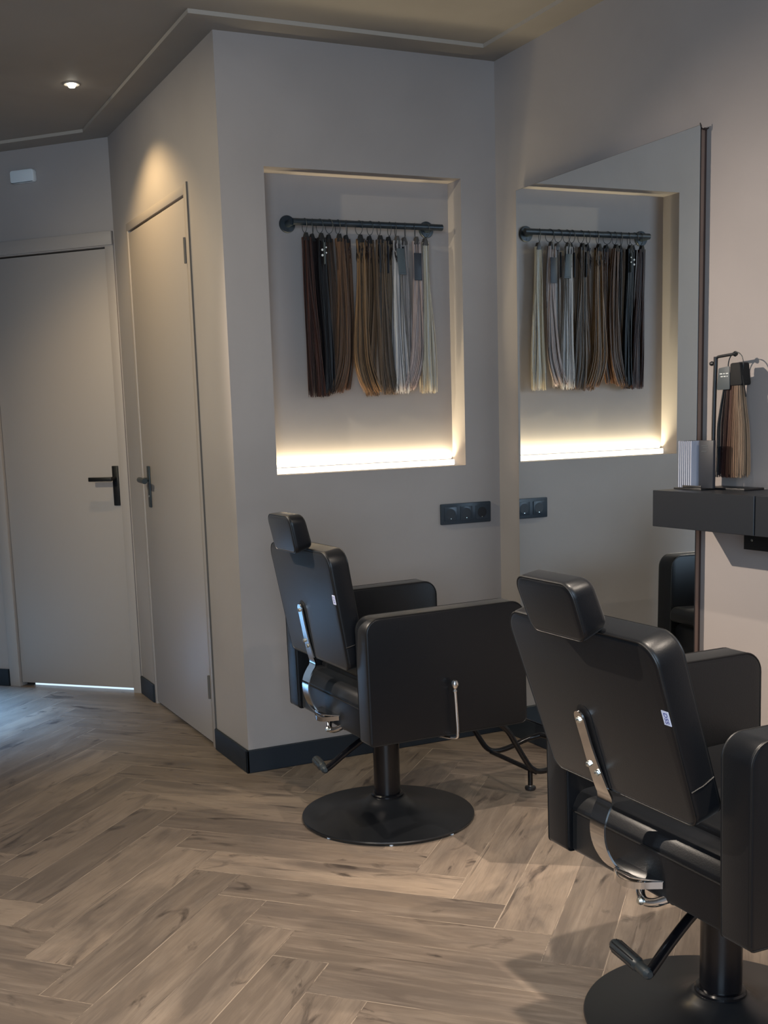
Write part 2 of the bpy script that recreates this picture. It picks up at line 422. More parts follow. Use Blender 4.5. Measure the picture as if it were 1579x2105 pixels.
abox(bm, .068, .195, .044, .058, 1.044, 1.064, .003); obj('handle_lever', bm, M['handle'], hd)
bm = B(); abox(bm, LS0 + .004, LS1 - .05, -.050, -.046, 0.001, .03)  # emissive strip stands in for daylight coming through the gap
struct(obj('daylight_glow_strip_1', bm, emat('daylight_under_door', (.62, .8, 1.0), 1.2), smooth=False), 'glowing strip standing in for daylight under the door in the angled wall')

# door 2, flush in the left return wall
bm = B(); box(bm, (XL - .001, D0, .014), (XL + .037, D1, DZ), .0015)
d2 = struct(obj('door_2', bm, M['paint']), 'flush painted door in the return wall under the warm downlight, with iron handle', 'door')
bm = B(); box(bm, (XL + .045, D0 - .012, 0), (XL + .055, D1 + .012, DZ + .012)); obj('door_rebate', bm, M['gap'], d2, smooth=False)
bm = B()
for a, b in (((XL - .006, D0 - .050, .0), (XL + .04, D0 - .008, DZ + .045)), ((XL - .004, D1 + .006, 0), (XL + .04, D1 + .03, DZ + .012)),
             ((XL - .003, D0 - .050, DZ + .010), (XL + .04, D1 + .03, DZ + .045))): box(bm, a, b, .002)
obj('door_casing', bm, M['paint'], d2)
bm = B(); box(bm, (XL - .0065, D0 - .0520, .0), (XL, D0 - .0485, DZ + .047)); obj('shadow_edge', bm, M['edge'], d2, smooth=False)  # thin grey strip painted as the shadow line beside the casing
for z in (1.90, .20):
    bm = B(); tube(bm, [(XL - .008, D0 - .003, z), (XL - .008, D0 - .003, z + .095)], .006); obj('hinge', bm, M['edge'], d2)
bm = B(); box(bm, (XL - .008, 5.045, .935), (XL - .001, 5.085, 1.12), .003); hd = obj('door_handle', bm, M['iron'], d2)
bm = B(); tube(bm, [(XL - .006, 5.063, 1.06), (XL - .048, 5.063, 1.06)], .009)
tube(bm, smooth_path([(XL - .045, 5.075, 1.06), (XL - .050, 5.03, 1.06), (XL - .052, 4.96, 1.057)], 2), [.010] * 9 if False else .0125)
obj('handle_lever', bm, M['iron'], hd)
bm = B(); tube(bm, [(XL - .006, 5.064, .985), (XL - .0095, 5.064, .985)], .005); obj('keyhole', bm, M['zinc'], hd)

# skirting boards
def skirt(name, a, b, label):
    bm = B(); box(bm, a, b, .003, 1); struct(obj(name, bm, M['base']), label, 'skirting')
skirt('baseboard_left', (XL - .012, YB - .012, 0), (XL, D0 - .052, .088), 'dark skirting on the short wall beside the flush door')
skirt('baseboard_niche', (XL - .012, YB - .012, 0), (XR, YB, .088), 'dark skirting under the niche wall')
skirt('baseboard_right', (XR - .012, YS, 0), (XR, YB - .012, .088), 'dark skirting under the mirror wall')
skirt('baseboard_far', (XL - .012, D1 + .032, 0), (XL, KF - XL - .004, .088), 'short dark skirting between the two doors')
bm = B(); abox(bm, LS1 + .07, SE, 0, .012, 0, .088); struct(obj('baseboard_angled', bm, M['base']), 'dark skirting on the angled wall', 'skirting')

# LED profile on the sill of the niche
bm = B(); box(bm, (NX0 + .001, YB + ND - .016, NZ0), (NX1 - .001, YB + ND - .0005, NZ0 + .022), .002)
t_ = obj('led_strip', bm, M['led'], smooth=False); tag(t_, 'glowing LED strip along the bottom of the display niche', 'light strip')
area('niche_led_light', ((NX0 + NX1) / 2, YB + ND - .0055, NZ0 + .0232), ((NX0 + NX1) / 2, YB + ND - .012, NZ0 + .5), NX1 - NX0 - .02, .008, 5.0, (1.0, .84, .54), math.radians(122))

# recessed downlight housings, the added last one included
for i, (p, t, e, c, d, b) in enumerate(SPOTS):
    ez = HC + .014
    r0 = empty('ceiling_spotlight', (p[0], p[1], ez))
    bm = B(); lathe(bm, [(.018, -.001), (.030, -.004), (.033, -.001), (.033, .0)], n=32)
    obj('trim_ring', bm, M['ceil'], r0)
    bm = B(); lathe(bm, [(.006, -.015), (.012, -.013), (.016, -.006), (.017, .0)], n=32); obj('lens', bm, M['bulb'], r0)
    tag(r0, ['small round recessed spotlight glowing in the ceiling above the flush door', 'recessed ceiling spotlight out of view left of the flush door', 'recessed ceiling spotlight over the middle of the floor, out of view',
             'recessed ceiling spotlight nearest the console, out of view', 'recessed ceiling spotlight at the left side, out of view', 'added ceiling spotlight brightening the flush door and return wall, out of view to the left'][i], 'spotlight')

# small white sensor box high on the angled wall
bm = B(); pts = rpoly([(0, 0), (.13, .0), (.13, .058), (0, .058)], .012, 4)
prism(bm, pts, 1, 0, .032, .006)
for v_ in bm.verts: v_.co = AW(.395 + v_.co.x, v_.co.y, 2.452 + v_.co.z)
sb = tag(obj('sensor_box', bm, M['white']), 'small white rectangular sensor box high on the far angled wall', 'sensor')
bm = B(); abox(bm, .40, .52, .0315, .0325, 2.4515, 2.4535); 
obj('seam', bm, M['card'], sb, smooth=False)

# triple wall socket
soc = empty('wall_socket', (2.3245, YB, .9115)); tag(soc, 'anthracite triple power socket on the niche wall', 'socket')
bm = B(); prism(bm, rpoly([(-.1135, -.0405), (.1135, -.0405), (.1135, .0405), (-.1135, .0405)], .004, 3), 1, -.010, 0, .0015); obj('frame', bm, M['socket'], soc)
for k in (-1, 0, 1):
    cx = k * .071
    bm = B(); prism(bm, rpoly([(cx - .0275, -.0275), (cx + .0275, -.0275), (cx + .0275, .0275), (cx - .0275, .0275)], .002, 2), 1, -.0125, -.009, .0008)
    so = obj('socket_insert', bm, M['socket'], soc)
    bm = B(); lathe(bm, [(.0205, -.0131), (.0198, -.0127), (.0195, -.0122)], (cx, 0), 32, 'y'); obj('well', bm, M['socket_dark'], so)
    bm = B(); box(bm, (cx - .0018, -.0140, -.0195), (cx + .0018, -.0128, -.0165)); obj('earth_clip', bm, M['zinc'], so, smooth=False)

# mirror: glass plate on a brown board
mi = empty('wall_mirror', (XR, 3.24, 0)); tag(mi, 'tall frameless mirror on a brown backing board on the right wall', 'mirror')
MY0, MY1, MZ0, MZ1 = 2.755, 3.733, .103, 2.106
bm = B(); box(bm, (XM - XR, MY0 - 3.24, MZ0), (XM + .0045 - XR, MY1 - 3.24, MZ1), .0008, 1)
for f in bm.faces: f.material_index = 0 if f.normal.x < -.9 or f.normal.x > .9 else 1
g = obj('glass', bm, [M['mirror'], M['glassedge']], mi, smooth=False)
bm = B(); box(bm, (XM + .005 - XR, MY0 + .002 - 3.24, MZ0 + .004), (XM + .018 - XR, MY1 - .01 - 3.24, MZ1 - .012)); obj('backing_board', bm, M['mdf'], mi, smooth=False)
bm = B(); box(bm, (XM + .0185 - XR, MY0 + .004 - 3.24, MZ0 + .006), (-.0005, MY1 - .012 - 3.24, MZ1 - .006)); obj('mounting_batten', bm, M['mdf_dark'], mi, smooth=False)
bm = B(); tube(bm, smooth_path([(-.001, MY0 - 3.24 - .003, MZ1 - .008), (-.012, MY0 - 3.24 - .004, MZ1 - .014), (-.028, MY0 - 3.24 - .003, MZ1 - .012), (-.031, MY0 - 3.24 - .001, MZ1 + .004)], 2), .0018, 8); obj('mirror_clip', bm, M['glassedge'], mi)

# ------------------------------------------------------------------ rail and hair wefts in the niche
RY, RZ = 3.957, 2.003
YN = YB + ND
rl = empty('hanging_rail', (1.94, YN, RZ)); tag(rl, 'dark blue-black pipe rail mounted across the display niche', 'rail')
bm = B(); tube(bm, [(1.655 - 1.94, RY - YN, 0), (2.272 - 1.94, RY - YN, 0)], .0118, 20); obj('bar', bm, M['rail'], rl)
for x in (1.655, 2.232):
    bm = B(); lathe(bm, [(.031, -.0005), (.031, -.006), (.029, -.009), (.013, -.010), (.012, -.022), (.011, RY - YN + .002)], (x - 1.94, -.001), 32, 'y')
    fo = obj('flange', bm, M['rail'], rl)
    for a in range(3):
        bm = B(); aa = a * 2.09 + .5; lathe(bm, [(.0032, -.009), (.003, -.011)], (x - 1.94 + .021 * math.cos(aa), .021 * math.sin(aa)), 10, 'y'); obj('screw', bm, M['iron'], fo)
bm = B(); tube(bm, [(1.930 - 1.94, RY - YN, 0), (1.936 - 1.94, RY - YN, 0)], .0128, 20); obj('joint_collar', bm, M['rail'], rl)

hair_mats = {}
def hair_mat(c):
    k = tuple(c)
    if k not in hair_mats:
        m = mat('hair_tone', sr(*c), .42, spec=.5); nt = m.node_tree; b = nt.nodes['Principled BSDF']
        tc = nt.nodes.new('ShaderNodeTexCoord'); mp = nt.nodes.new('ShaderNodeMapping'); mp.inputs['Scale'].default_value = (420, 420, 5)
        n = nt.nodes.new('ShaderNodeTexNoise'); n.inputs['Scale'].default_value = 1; n.inputs['Detail'].default_value = 2
        mx = nt.nodes.new('ShaderNodeMix'); mx.data_type = 'RGBA'; a = sr(*c)
        mx.inputs['A'].default_value = [x * .6 for x in a[:3]] + [1]; mx.inputs['B'].default_value = [min(1, x * 1.5) for x in a[:3]] + [1]
        nt.links.new(tc.outputs['Object'], mp.inputs[0]); nt.links.new(mp.outputs[0], n.inputs['Vector']); nt.links.new(n.outputs['Fac'], mx.inputs['Factor'])
        nt.links.new(mx.outputs['Result'], b.inputs['Base Color'])
        tr = nt.nodes.new('ShaderNodeBsdfTranslucent'); ms = nt.nodes.new('ShaderNodeMixShader'); ms.inputs[0].default_value = .38
        out_ = [n_ for n_ in nt.nodes if n_.type == 'OUTPUT_MATERIAL'][0]
        nt.links.new(mx.outputs['Result'], tr.inputs['Color']); nt.links.new(b.outputs[0], ms.inputs[1]); nt.links.new(tr.outputs[0], ms.inputs[2]); nt.links.new(ms.outputs[0], out_.inputs['Surface'])
        hair_mats[k] = m
    return hair_mats[k]
def strands(bm, n, top, tw, bot, bwid, mid, zt, zb, dy, rnd, r=.0013, jit=.006, curl=0.0, seg=16, clump=5):
    """n strands from a band (centre top, half width tw) to the tips (centre bot, half width bwid)"""
    for i in range(n):
        u = (i + .5) / n * 2 - 1; u0 = u + rnd.uniform(-.04, .04)
        cl = math.sin(u * clump + rnd.uniform(-.3, .3)); am = .0035 * math.sin(u * 4 + bot * 200)
        d0 = rnd.uniform(-dy, dy); d1 = rnd.uniform(-dy, dy) * 1.3; ph = rnd.uniform(0, 6)
        zz = zb + rnd.uniform(-jit, jit) + abs(cl) * jit * .5
        pts = []
        for k in range(seg + 1):
            t = k / seg; s = t * t * (3 - 2 * t)
            x = (top + u0 * tw) * (1 - s) + (bot + (u0 + .12 * cl) * bwid) * s + math.sin(t * PI) * mid + .0010 * math.sin(7 * t + ph) + am * math.sin(t * 6.5 + top * 40) + curl * max(0, t - .72) ** 2 * 10
            y = d0 * (1 - t) + d1 * t + .003 * math.sin(u * 7 + 4 * t) 
            pts.append((x, y, zt + (zz - zt) * t))
        nf = len(bm.faces); tube(bm, pts, [r * 1.15] * (seg - 1) + [r, r * .5], 4); bm.faces.ensure_lookup_table()
        q_ = math.sin(u * 9 + bot * 300) + .6 * math.sin(u * 23 + top) + rnd.uniform(-.5, .5)
        mi_ = 1 if q_ > .75 else (2 if q_ < -.75 else 0)
        for f_ in range(nf, len(bm.faces)): bm.faces[f_].material_index = mi_
T = lambda px: 1.693 + (px - 623) * .002004
wefts = [ # top px, bottom px, half width bottom px, mid bend, z bottom, colour, band?, label colour phrase, tag, curl
 (627, 637, 13, .000, 1.380, (66, 42, 36), 'dark chocolate brown', None, 0),
 (643, 653, 11, .004, 1.382, (38, 27, 26), 'espresso black-brown', None, 0),
 (657, 662, 8, .004, 1.392, (24, 19, 20), 'nearly black', 'silver', 0),
 (676, 676, 10, .008, 1.384, (96, 76, 62), 'medium ash brown', None, -.05),
 (693, 690, 12, .010, 1.392, (112, 84, 64), 'light chestnut brown', None, -.04),
 (711, 704, 11, .008, 1.404, (106, 76, 54), 'warm walnut brown', None, -.02),
 (736, 733, 15, .000, 1.392, (138, 108, 78), 'rooted honey brown', None, .05),
 (759, 744, 11, .010, 1.378, (118, 92, 68), 'golden brown', None, .03),
 (777, 781, 13, .000, 1.383, (110, 92, 76), 'rooted dusty brown', 'edge', .02),
 (799, 797, 12, .004, 1.384, (150, 128, 106), 'dark-rooted beige blonde', 'edge', 0),
 (812, 814, 13, -.002, 1.386, (206, 200, 198), 'icy white blonde', 'card', 0),
 (832, 831, 11, .003, 1.394, (178, 168, 162), 'silver ash blonde', 'edge', 0),
 (853, 846, 12, .008, 1.400, (188, 170, 164), 'rose beige blonde', 'card', -.04),
 (877, 878, 14, .000, 1.384, (228, 206, 184), 'pale cream blonde', None, 0)]
rooted = {6: (40, 32, 28), 8: (30, 24, 22), 9: (48, 36, 30), 10: (60, 54, 56), 5: (60, 34, 26), 7: (54, 36, 30)}
G = 'hair extension wefts hanging from the rail'
rnd = random.Random(3)
def smear(i): return None
for i, (tp, bp_, hw, mid, zb, colr, phrase, tg, curl) in enumerate(wefts):
    x0 = T(tp); yo = RY + (.011 if i % 2 else -.009)
    root = empty('hair_weft', (x0, yo, 1.948))
    where = ['leftmost on the niche rail', 'second from the left on the rail', 'third on the rail beside a silver-printed tag', 'fourth from the left, tips swept left', 'fifth from the left', 'sixth from the left, just before the gap',
             'seventh, tips fanning out right over the gap', 'eighth, ending in a short golden tip', 'ninth, middle of the rail', 'tenth, left of the white one', 'eleventh, with a slate tag on its front', 'twelfth, between the two slate tags', 'thirteenth, with a dark hanging tag', 'rightmost by the rail flange'][i]
    tag(root, '%s hair weft, %s' % (phrase, where), 'hair extension', G)
    m1 = hair_mat(colr)
    bm = B(); seg_hw = hw * .00275
    strands(bm, 96, 0, .0155, T(bp_) - x0, seg_hw, mid, 0, zb - 1.948, .0075, rnd, r=.0013, curl=curl)
    obj('hair', bm, [m1, hair_mat([min(255, int(c_ * 1.18)) for c_ in colr]), hair_mat([int(c_ * .62) for c_ in colr])], root)
    if i in rooted:
        bm = B(); strands(bm, 56, 0, .0160, (T(bp_) - x0) * .1, .0155, mid * .2, 0.001, -.075, .0085, rnd, r=.0014, jit=.025, seg=5); obj('dark_root', bm, [hair_mat(rooted[i])] * 3, root)
    bm = B(); prism(bm, rpoly([(-.0125, -.012), (.0125, -.012), (.004, .016), (-.004, .016)], .002, 3), 1, -.0095, .0095, .001); obj('top_band', bm, M['band'] if i < 10 else hair_mat((90, 84, 80)), root)
    rr = .0185; bm = B(); ang = rnd.uniform(-.6, .6) if i not in (5, 12) else .65
    cz = RZ + .0128 - rr * 1.35 - 1.948; ring = []
    dirv = Vector((math.sin(ang) * .8, math.cos(ang), 0)).normalized()
    for k in range(28):
        a = 2 * PI * k / 28; ring.append(Vector((0, RY - yo, cz)) + dirv * rr * math.cos(a) * 1.0 + Vector((0, 0, rr * math.sin(a) * 1.35)))
    tube(bm, ring, .0011, 8, closed=True); obj('ring', bm, M['iron'], root)
    bm = B(); tube(bm, [(0, RY - yo, cz - rr * 1.35), (0, 0, .014)], .0012, 6); obj('hook', bm, M['iron'], root)
    if tg == 'card':
        dx = .006 if i == 10 else -.002; zt = -.025 if i == 10 else -.045
        bm = B(); box(bm, (dx - .017, -.0150, zt - .100), (dx + .015, -.0138, zt - .005 if i == 10 else zt), .0004)
        tube(bm, [(dx, -.0145, zt), (0, -.010, .010)], .0012, 6)
        if i == 10:
            for v_ in bm.verts: v_.co.x += -.10 * (v_.co.z - zt) * .8
        cd = obj('tag', bm, M['card'] if i == 10 else M['card_dark'], root); cd['label'] = 'slate grey rectangular tag'
        bm = B(); sh = .004 if i == 10 else 0
        box(bm, (dx - .013 + sh * 2, -.0156, zt - .094), (dx + .011 + sh * 2, -.0150, zt - .0925)); obj('print', bm, M['iron'], cd, smooth=False)
    elif tg == 'silver':
        bm = B(); box(bm, (.004, -.020, -.095), (.0065, -.004, -.018), .0004); tube(bm, [(.005, -.012, -.018), (0, -.004, .01)], .001, 6)
        cd = obj('tag', bm, M['card'], root)
        bm = B()
        bm.free()
        for z, x_ in ((-.045, -.006), (-.064, -.006), (-.036, .010), (-.055, .010)):
            bm = B(); lathe(bm, [(.0042 if x_ < 0 else .0028, -.0195), (.004 if x_ < 0 else .0026, -.0205)], (x_, z), 12, 'y'); obj('silver_dot', bm, M['card_white'], cd)
    elif tg == 'edge':
        bm = B(); box(bm, (-.0105, -.018, -.118), (-.0080, .008, -.02), .0004); tube(bm, [(-.009, -.004, -.02), (0, -.002, .01)], .001, 6); obj('tag', bm, M['card_dark'], root)

# ------------------------------------------------------------------ console shelf on the right wall
cs = empty('console_shelf', (XR, 2.3, .94)); tag(cs, 'charcoal wall-mounted console shelf with drawer, right of the mirror', 'shelf')
SX = 2.28 - XR; ye = 2.739 - 2.3; ys = 2.328 - 2.3
bm = B(); box(bm, (SX, ys + .001, 0), (0, ye, .108), .0012, 1); obj('body', bm, M['console'], cs)
bm = B(); box(bm, (SX, -.52, 0), (0, ys - .004, .108), .0012, 1); obj('drawer_section', bm, M['console'], cs)
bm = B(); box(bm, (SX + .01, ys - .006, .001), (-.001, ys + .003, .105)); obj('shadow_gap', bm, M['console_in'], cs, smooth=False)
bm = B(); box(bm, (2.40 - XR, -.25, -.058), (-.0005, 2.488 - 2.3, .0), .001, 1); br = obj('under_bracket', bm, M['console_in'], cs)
bm = B(); lathe(bm, [(.004, -.089 if False else 2.3985 - XR), (.0035, 2.3975 - XR)], (2.455 - 2.3, -.03), 12, 'x'); obj('screw', bm, M['zinc'], br)

# sample stand with swatch bundle
ZT = 1.048
XS = 2.435
st = empty('sample_stand', (XS, 2.60, ZT)); tag(st, 'black metal display stand with a bent arm on the console shelf', 'stand')
def Y(y): return y - 2.60
bm = B(); box(bm, (-.035, Y(2.49), 0), (.04, Y(2.66), .006), .001); obj('base_plate', bm, M['blackmetal'], st)
bm = B(); tube(bm, smooth_path([(0, Y(2.655), .004), (0, Y(2.655), .2), (0, Y(2.650), .385)], 2), .0062, 14); po = obj('post', bm, M['blackmetal'], st)
bm = B(); tube(bm, [(0, Y(2.655), .378), (0, Y(2.640), .384), (0, Y(2.572), .388)], .0042, 12); obj('arm', bm, M['blackmetal'], st)
bm = B(); lathe(bm, [(.006, Y(2.567)), (.008, Y(2.572)), (.006, Y(2.577))], (0, .388), 14, 'y'); obj('end_stop', bm, M['blackmetal'], st)
bm = B(); lathe(bm, [(.005, Y(2.658)), (.007, Y(2.666)), (.005, Y(2.672))], (0, .366), 14, 'y'); obj('knob', bm, M['blackmetal'], st)
sw = empty('colour_ring', (XS, 2.565, ZT + .36)); tag(sw, 'ring of brown and blonde hair colour samples with a grey card, hanging from the stand', 'hair samples')
def YY(y): return y - 2.565
bm = B(); tube(bm, [Vector((-.004 + .004 * math.cos(2 * PI * k / 36), .0 + .034 * math.cos(2 * PI * k / 36), -.004 + .036 * math.sin(2 * PI * k / 36))) for k in range(36)], .0016, 8, closed=True); obj('ring', bm, M['iron'], sw)
bm = B(); prism(bm, rpoly([(.006, -.072), (.058, -.072), (.052, -.010), (.008, -.006)], .004, 3), 0, -.020, -.018, .0004)
cd = obj('slate_card', bm, M['card'], sw); cd['label'] = 'slate grey printed card'
def text(body, size, mt, parent, loc, rot, name='lettering', ext=.0002):
    cu = bpy.data.curves.new(name, 'FONT'); cu.body = body; cu.size = size; cu.extrude = ext; cu.align_x = 'CENTER'; cu.align_y = 'CENTER'
    to = bpy.data.objects.new(name, cu); C.objects.link(to); bpy.context.view_layer.update()
    me = bpy.data.meshes.new_from_object(to); bpy.data.objects.remove(to)
    me.materials.append(mt); o = bpy.data.objects.new(name, me); C.objects.link(o); o.parent = parent; o.location = loc; o.rotation_euler = rot; return o
bm = B()
for (z, spans) in ((-.028, ((.012, .022), (.026, .032), (.036, .046))), (-.036, ((.014, .018), (.022, .030), (.033, .042)))):
    for a, b in spans: box(bm, (-.0206, a, z), (-.0200, b, z + .003))
obj('print', bm, M['card_white'], cd, smooth=False)
bm = B(); prism(bm, rpoly([(-.040, -.062), (.010, -.062), (.008, .002), (-.030, .002)], .006, 3), 0, -.018, .018, .003); obj('black_cap', bm, M['band'], sw)
rn = random.Random(5)
lock_cols = [(34, 42, 50), (40, 30, 32), (64, 42, 38), (88, 58, 48), (110, 82, 66), (132, 104, 84), (150, 124, 102), (166, 144, 122)]
for i, cc in enumerate(lock_cols):
    yc = .048 - i * .0118; bm = B()
    for k in range(46):
        u = rn.uniform(-1, 1); u2 = rn.uniform(-1, 1); ph = rn.uniform(0, 6); pts = []
        for s_ in range(15):
            t = s_ / 14; wdt = .006 + .004 * t
            pts.append((-.004 + u2 * (.010 + .010 * t) , yc * (.62 + .38 * min(1, t * 2.2)) + u * wdt + .0025 * math.sin(5 * t + i), -.055 - t * (.262 + .008 * math.sin(k))))
        tube(bm, pts, .0012, 4)
    o = obj('hair_lock', bm, hair_mat(cc), sw)
bm = B(); tube(bm, [(-.012, -.036, -.035), (-.014, -.052, -.095)], .002, 8); obj('cord', bm, M['band'], sw)

# leaflet holder
lh = empty('leaflet_holder', (2.385, 2.66, ZT)); tag(lh, 'low black tray holding upright leaflets at the left end of the console shelf', 'holder')
bm = B(); box(bm, (-.035, -.050, 0), (.035, .068, .005), .001); box(bm, (-.035, -.050, .005), (-.0325, .03, .013), .0005); obj('tray', bm, M['blackmetal'], lh)
for k in range(7):
    y = 2.712 - .0085 * k
    le = empty('leaflet', (2.385, y, ZT + .006)); tag(le, ['thin pale grey leaflet farthest left in the tray', 'second pale leaflet from the left in the tray', 'third pale leaflet from the left in the tray', 'fourth pale leaflet, middle of the tray',
        'fifth pale leaflet from the left in the tray', 'sixth pale leaflet in the tray, two before the dark brochure', 'seventh pale leaflet in the tray, touching the dark brochure'][k], 'leaflet', 'pale leaflets standing in the tray')
    bm = B(); box(bm, (-.030, -.0026, 0), (.026, .0026, .137), .0004); obj('pages', bm, M['page'], le, smooth=False)
    bm = B(); box(bm, (-.0302, .0027, 0), (.0262, .0036, .1372)); obj('dark_cover', bm, M['card_dark'], le, smooth=False)
br = empty('dark_brochure', (2.372, 2.618, ZT + .006)); tag(br, 'dark blue-grey brochure standing in front of the pale leaflets', 'brochure')
bm = B(); box(bm, (-.004, -.036, 0), (.006, .022, .138), .0006); obj('pages', bm, M['card_dark'], br)
bm = B()
for z, a, b in ((.122, -.012, .012), (.116, -.012, .006), (.106, -.010, .012)): box(bm, (-.0046, a, z), (-.0040, b, z + .0022))
obj('print', bm, M['card'], br, smooth=False)

# ------------------------------------------------------------------ barber chairs
def make_chair(C0, rz, rec, label, sticker_text, base_dx):
    R = empty('styling_chair', (C0[0], C0[1], 0), rz); tag(R, label, 'chair', 'black styling chairs')
    # base disc
    BX = base_dx
    bm = B(); lathe(bm, [(.268, .004), (.281, .006), (.283, .010), (.281, .0135), (.25, .017), (.16, .030), (.10, .045), (.070, .060), (.060, .070), (.052, .073)], (BX, 0), n=96); bd = obj('base_disc', bm, M['basemetal'], R)
    for a in range(8):
        bm = B(); aa = a * PI / 4 + .35; lathe(bm, [(.006, .0), (.006, .005)], (BX + .272 * math.cos(aa), .272 * math.sin(aa)), 12); obj('glide', bm, M['white'], bd)
    bm = B(); lathe(bm, [(.050, .066), (.053, .069), (.053, .078), (.050, .082), (.045, .083)], (BX, 0), n=48); obj('collar', bm, M['gloss_black'], R)
    bm = B(); lathe(bm, [(.043, .075), (.043, .30), (.043, .334)], (BX, 0), n=48); obj('column', bm, M['gloss_black'], R)
    bm = B(); box(bm, (-.10, -.11, .312), (.20, .11, .338), .004); obj('pump_plate', bm, M['blackmetal'], R)
    bm = B(); box(bm, (.03, -.05, .285), (.045, -.03, .315), .003); obj('bolt', bm, M['blackmetal'], R)
    # pump pedal
    pth = smooth_path([(-.02, -.02, .300), (-.10, -.045, .296), (-.20, -.085, .262), (-.262, -.112, .238), (-.282, -.122, .233)], 2)
    bm = B(); tube(bm, pth, .0105, 14); pd = obj('pump_lever', bm, M['gloss_black'], R)
    a = Vector((-.284, -.124, .233)); b = Vector((-.250, .030, .222)); d = b - a
    bm = B(); tube(bm, [a + d * t for t in (-.04, 0, .02, .22, .24, .28, .9, .97, 1)], [.006, .0115, .0118, .0115, .0105, .0135, .0145, .011, .005], 16)
    hg = obj('pedal_grip', bm, M['iron'], pd)
    side = d.cross(Vector((0, 0, 1))).normalized(); upv = side.cross(d).normalized()
    bm = B()
    for k in range(8):
        aa = 2 * PI * k / 8; o_ = side * math.cos(aa) + upv * math.sin(aa)
        tube(bm, [a + d * .30 + o_ * .0130, a + d * .90 + o_ * .0140], .0016, 6)
    obj('grip_rib', bm, M['gloss_black'], hg)
    # footrest
    fr = None
    tubes = []
    for s in (-1, 1):
        tubes.append(smooth_path([(.17, s * .14, .325), (.34, s * .14, .312), (.425, s * .14, .165), (.465, s * .14, .108), (.53, s * .14, .104), (.62, s * .13, .135), (.66, s * .10, .15)] , 3))
    bm = B(); full = [p for p in tubes[0]] + smooth_path([(.66, -.10, .15), (.675, 0, .155), (.66, .10, .15)], 2)[1:-1] + tubes[1][::-1]
    tube(bm, full, .0095, 14); fr = obj('footrest', bm, M['gloss_black'], R)
    bm = B(); tube(bm, [(.475, -.14, .106), (.475, .14, .106)], .0085, 12); obj('cross_bar', bm, M['gloss_black'], fr)
    bm = B(); tube(bm, [(.475, -.105, .106), (.475, -.105, .052)], .0085, 12); ft = obj('foot_post', bm, M['gloss_black'], fr)
    bm = B(); lathe(bm, [(.008, .060), (.008, .048)], (.475, -.105), 16); obj('chrome_nut', bm, M['chrome'], ft)
    bm = B(); lathe(bm, [(.017, .036), (.019, .040), (.018, .047), (.006, .050)], (.475, -.105), 20); obj('foot_pad', bm, M['blackmetal'], ft)
    # seat box with rounded rear roll, cushion
    prof = rpoly([(-.203, .338), (.30, .338), (.30, .455), (-.10, .480), (-.185, .476), (-.203, .440)], [.01, .01, .02, .0, .035, .02], 6)
    bm = B(); prism(bm, prof, 1, -.238, .238, .004); se = obj('seat', bm, M['leather'], R)
    bm = B(); tube(bm, [(-.2045, -.236, .432), (-.2050, -.1, .433), (-.2050, .1, .433), (-.2045, .236, .432)], .0022, 8); obj('piping', bm, M['piping'], se)
    cp = rpoly([(-.130, .470), (.335, .470), (.335, .530), (-.05, .512), (-.130, .492)], [.005, .02, .03, .0, .012], 6)
    bm = B(); prism(bm, cp, 1, -.234, .234, .010, 3); obj('seat_cushion', bm, M['leather'], R)
    # arms
    for s in (-1, 1):
        pr_ = rpoly([(-.216, .338), (.327, .338), (.322, .727), (-.222, .719)], [.012, .02, .050, .045], 8)
        l0, l1 = (s * .237, s * .312)
        bm = B(); prism(bm, pr_, 1, min(l0, l1), max(l0, l1), .007, 3); ar = obj('armrest', bm, M['leather'], R)
        pin = inset(pr_, .0016)
        for li in (l0 + s * .0018, l1 - s * .0018):
            cx = sum(p[0] for p in pr_) / len(pr_); cz = sum(p[1] for p in pr_) / len(pr_)
            pp = [(p[0], li, p[1]) for p in pin]
            # densify the straight runs so that the seam follows evenly
            bm = B(); tube(bm, pp, .0021, 6, closed=True); obj('piping', bm, M['piping'], ar)
    # recline lever, chrome with ball
    bm = B(); tube(bm, smooth_path([(.02, -.20, .326), (.045, -.30, .328), (.062, -.330, .330), (.0650, -.3345, .342), (.062, -.334, .40), (.058, -.333, .478)], 2), .0048, 12); lv = obj('recline_lever', bm, M['chrome'], R)
    bm = B(); 
    lathe(bm, [(.0055, .474), (.007, .477), (.0055, .481), (.004, .484), (.008, .488), (.0115, .496), (.0115, .502), (.008, .510), (.003, .513)], (.058, -.333), 20); obj('ball_knob', bm, M['chrome'], lv)
    # ---- reclining group: built for the upright chair, then turned about the pivot
    piv = Vector((-.2, 0, .4)); rot = Matrix.Rotation(-rec, 4, 'Y')
    TT = Matrix.Translation(piv) @ rot @ Matrix.Translation(-piv)
    th = math.atan2(.060, .350)
    O = Vector((-.2385, 0, .5575)); Ux = Vector((-math.sin(th), 0, math.cos(th))); Tx = Vector((math.cos(th), 0, math.sin(th)))
    BF = Matrix(((Tx.x, 0, Ux.x, O.x), (0, 1, 0, 0), (Tx.z, 0, Ux.z, O.z), (0, 0, 0, 1)))   # local (t, l, u)
    def place(o, M_): o.data.transform(M_); return o
    hgt = .358
    out = rpoly([(-.226, -.008), (.222, -.008), (.239, hgt), (-.233, hgt)], [.03, .03, .045, .045], 8)
    bm = B(); prism(bm, out, 0, 0, .060, .010, 3)
    # front padding bulges a little
    for v_ in bm.verts:
        if v_.co.x > .05: v_.co.x += .004
    bk = place(obj('backrest', bm, M['leather'], R), TT @ BF)
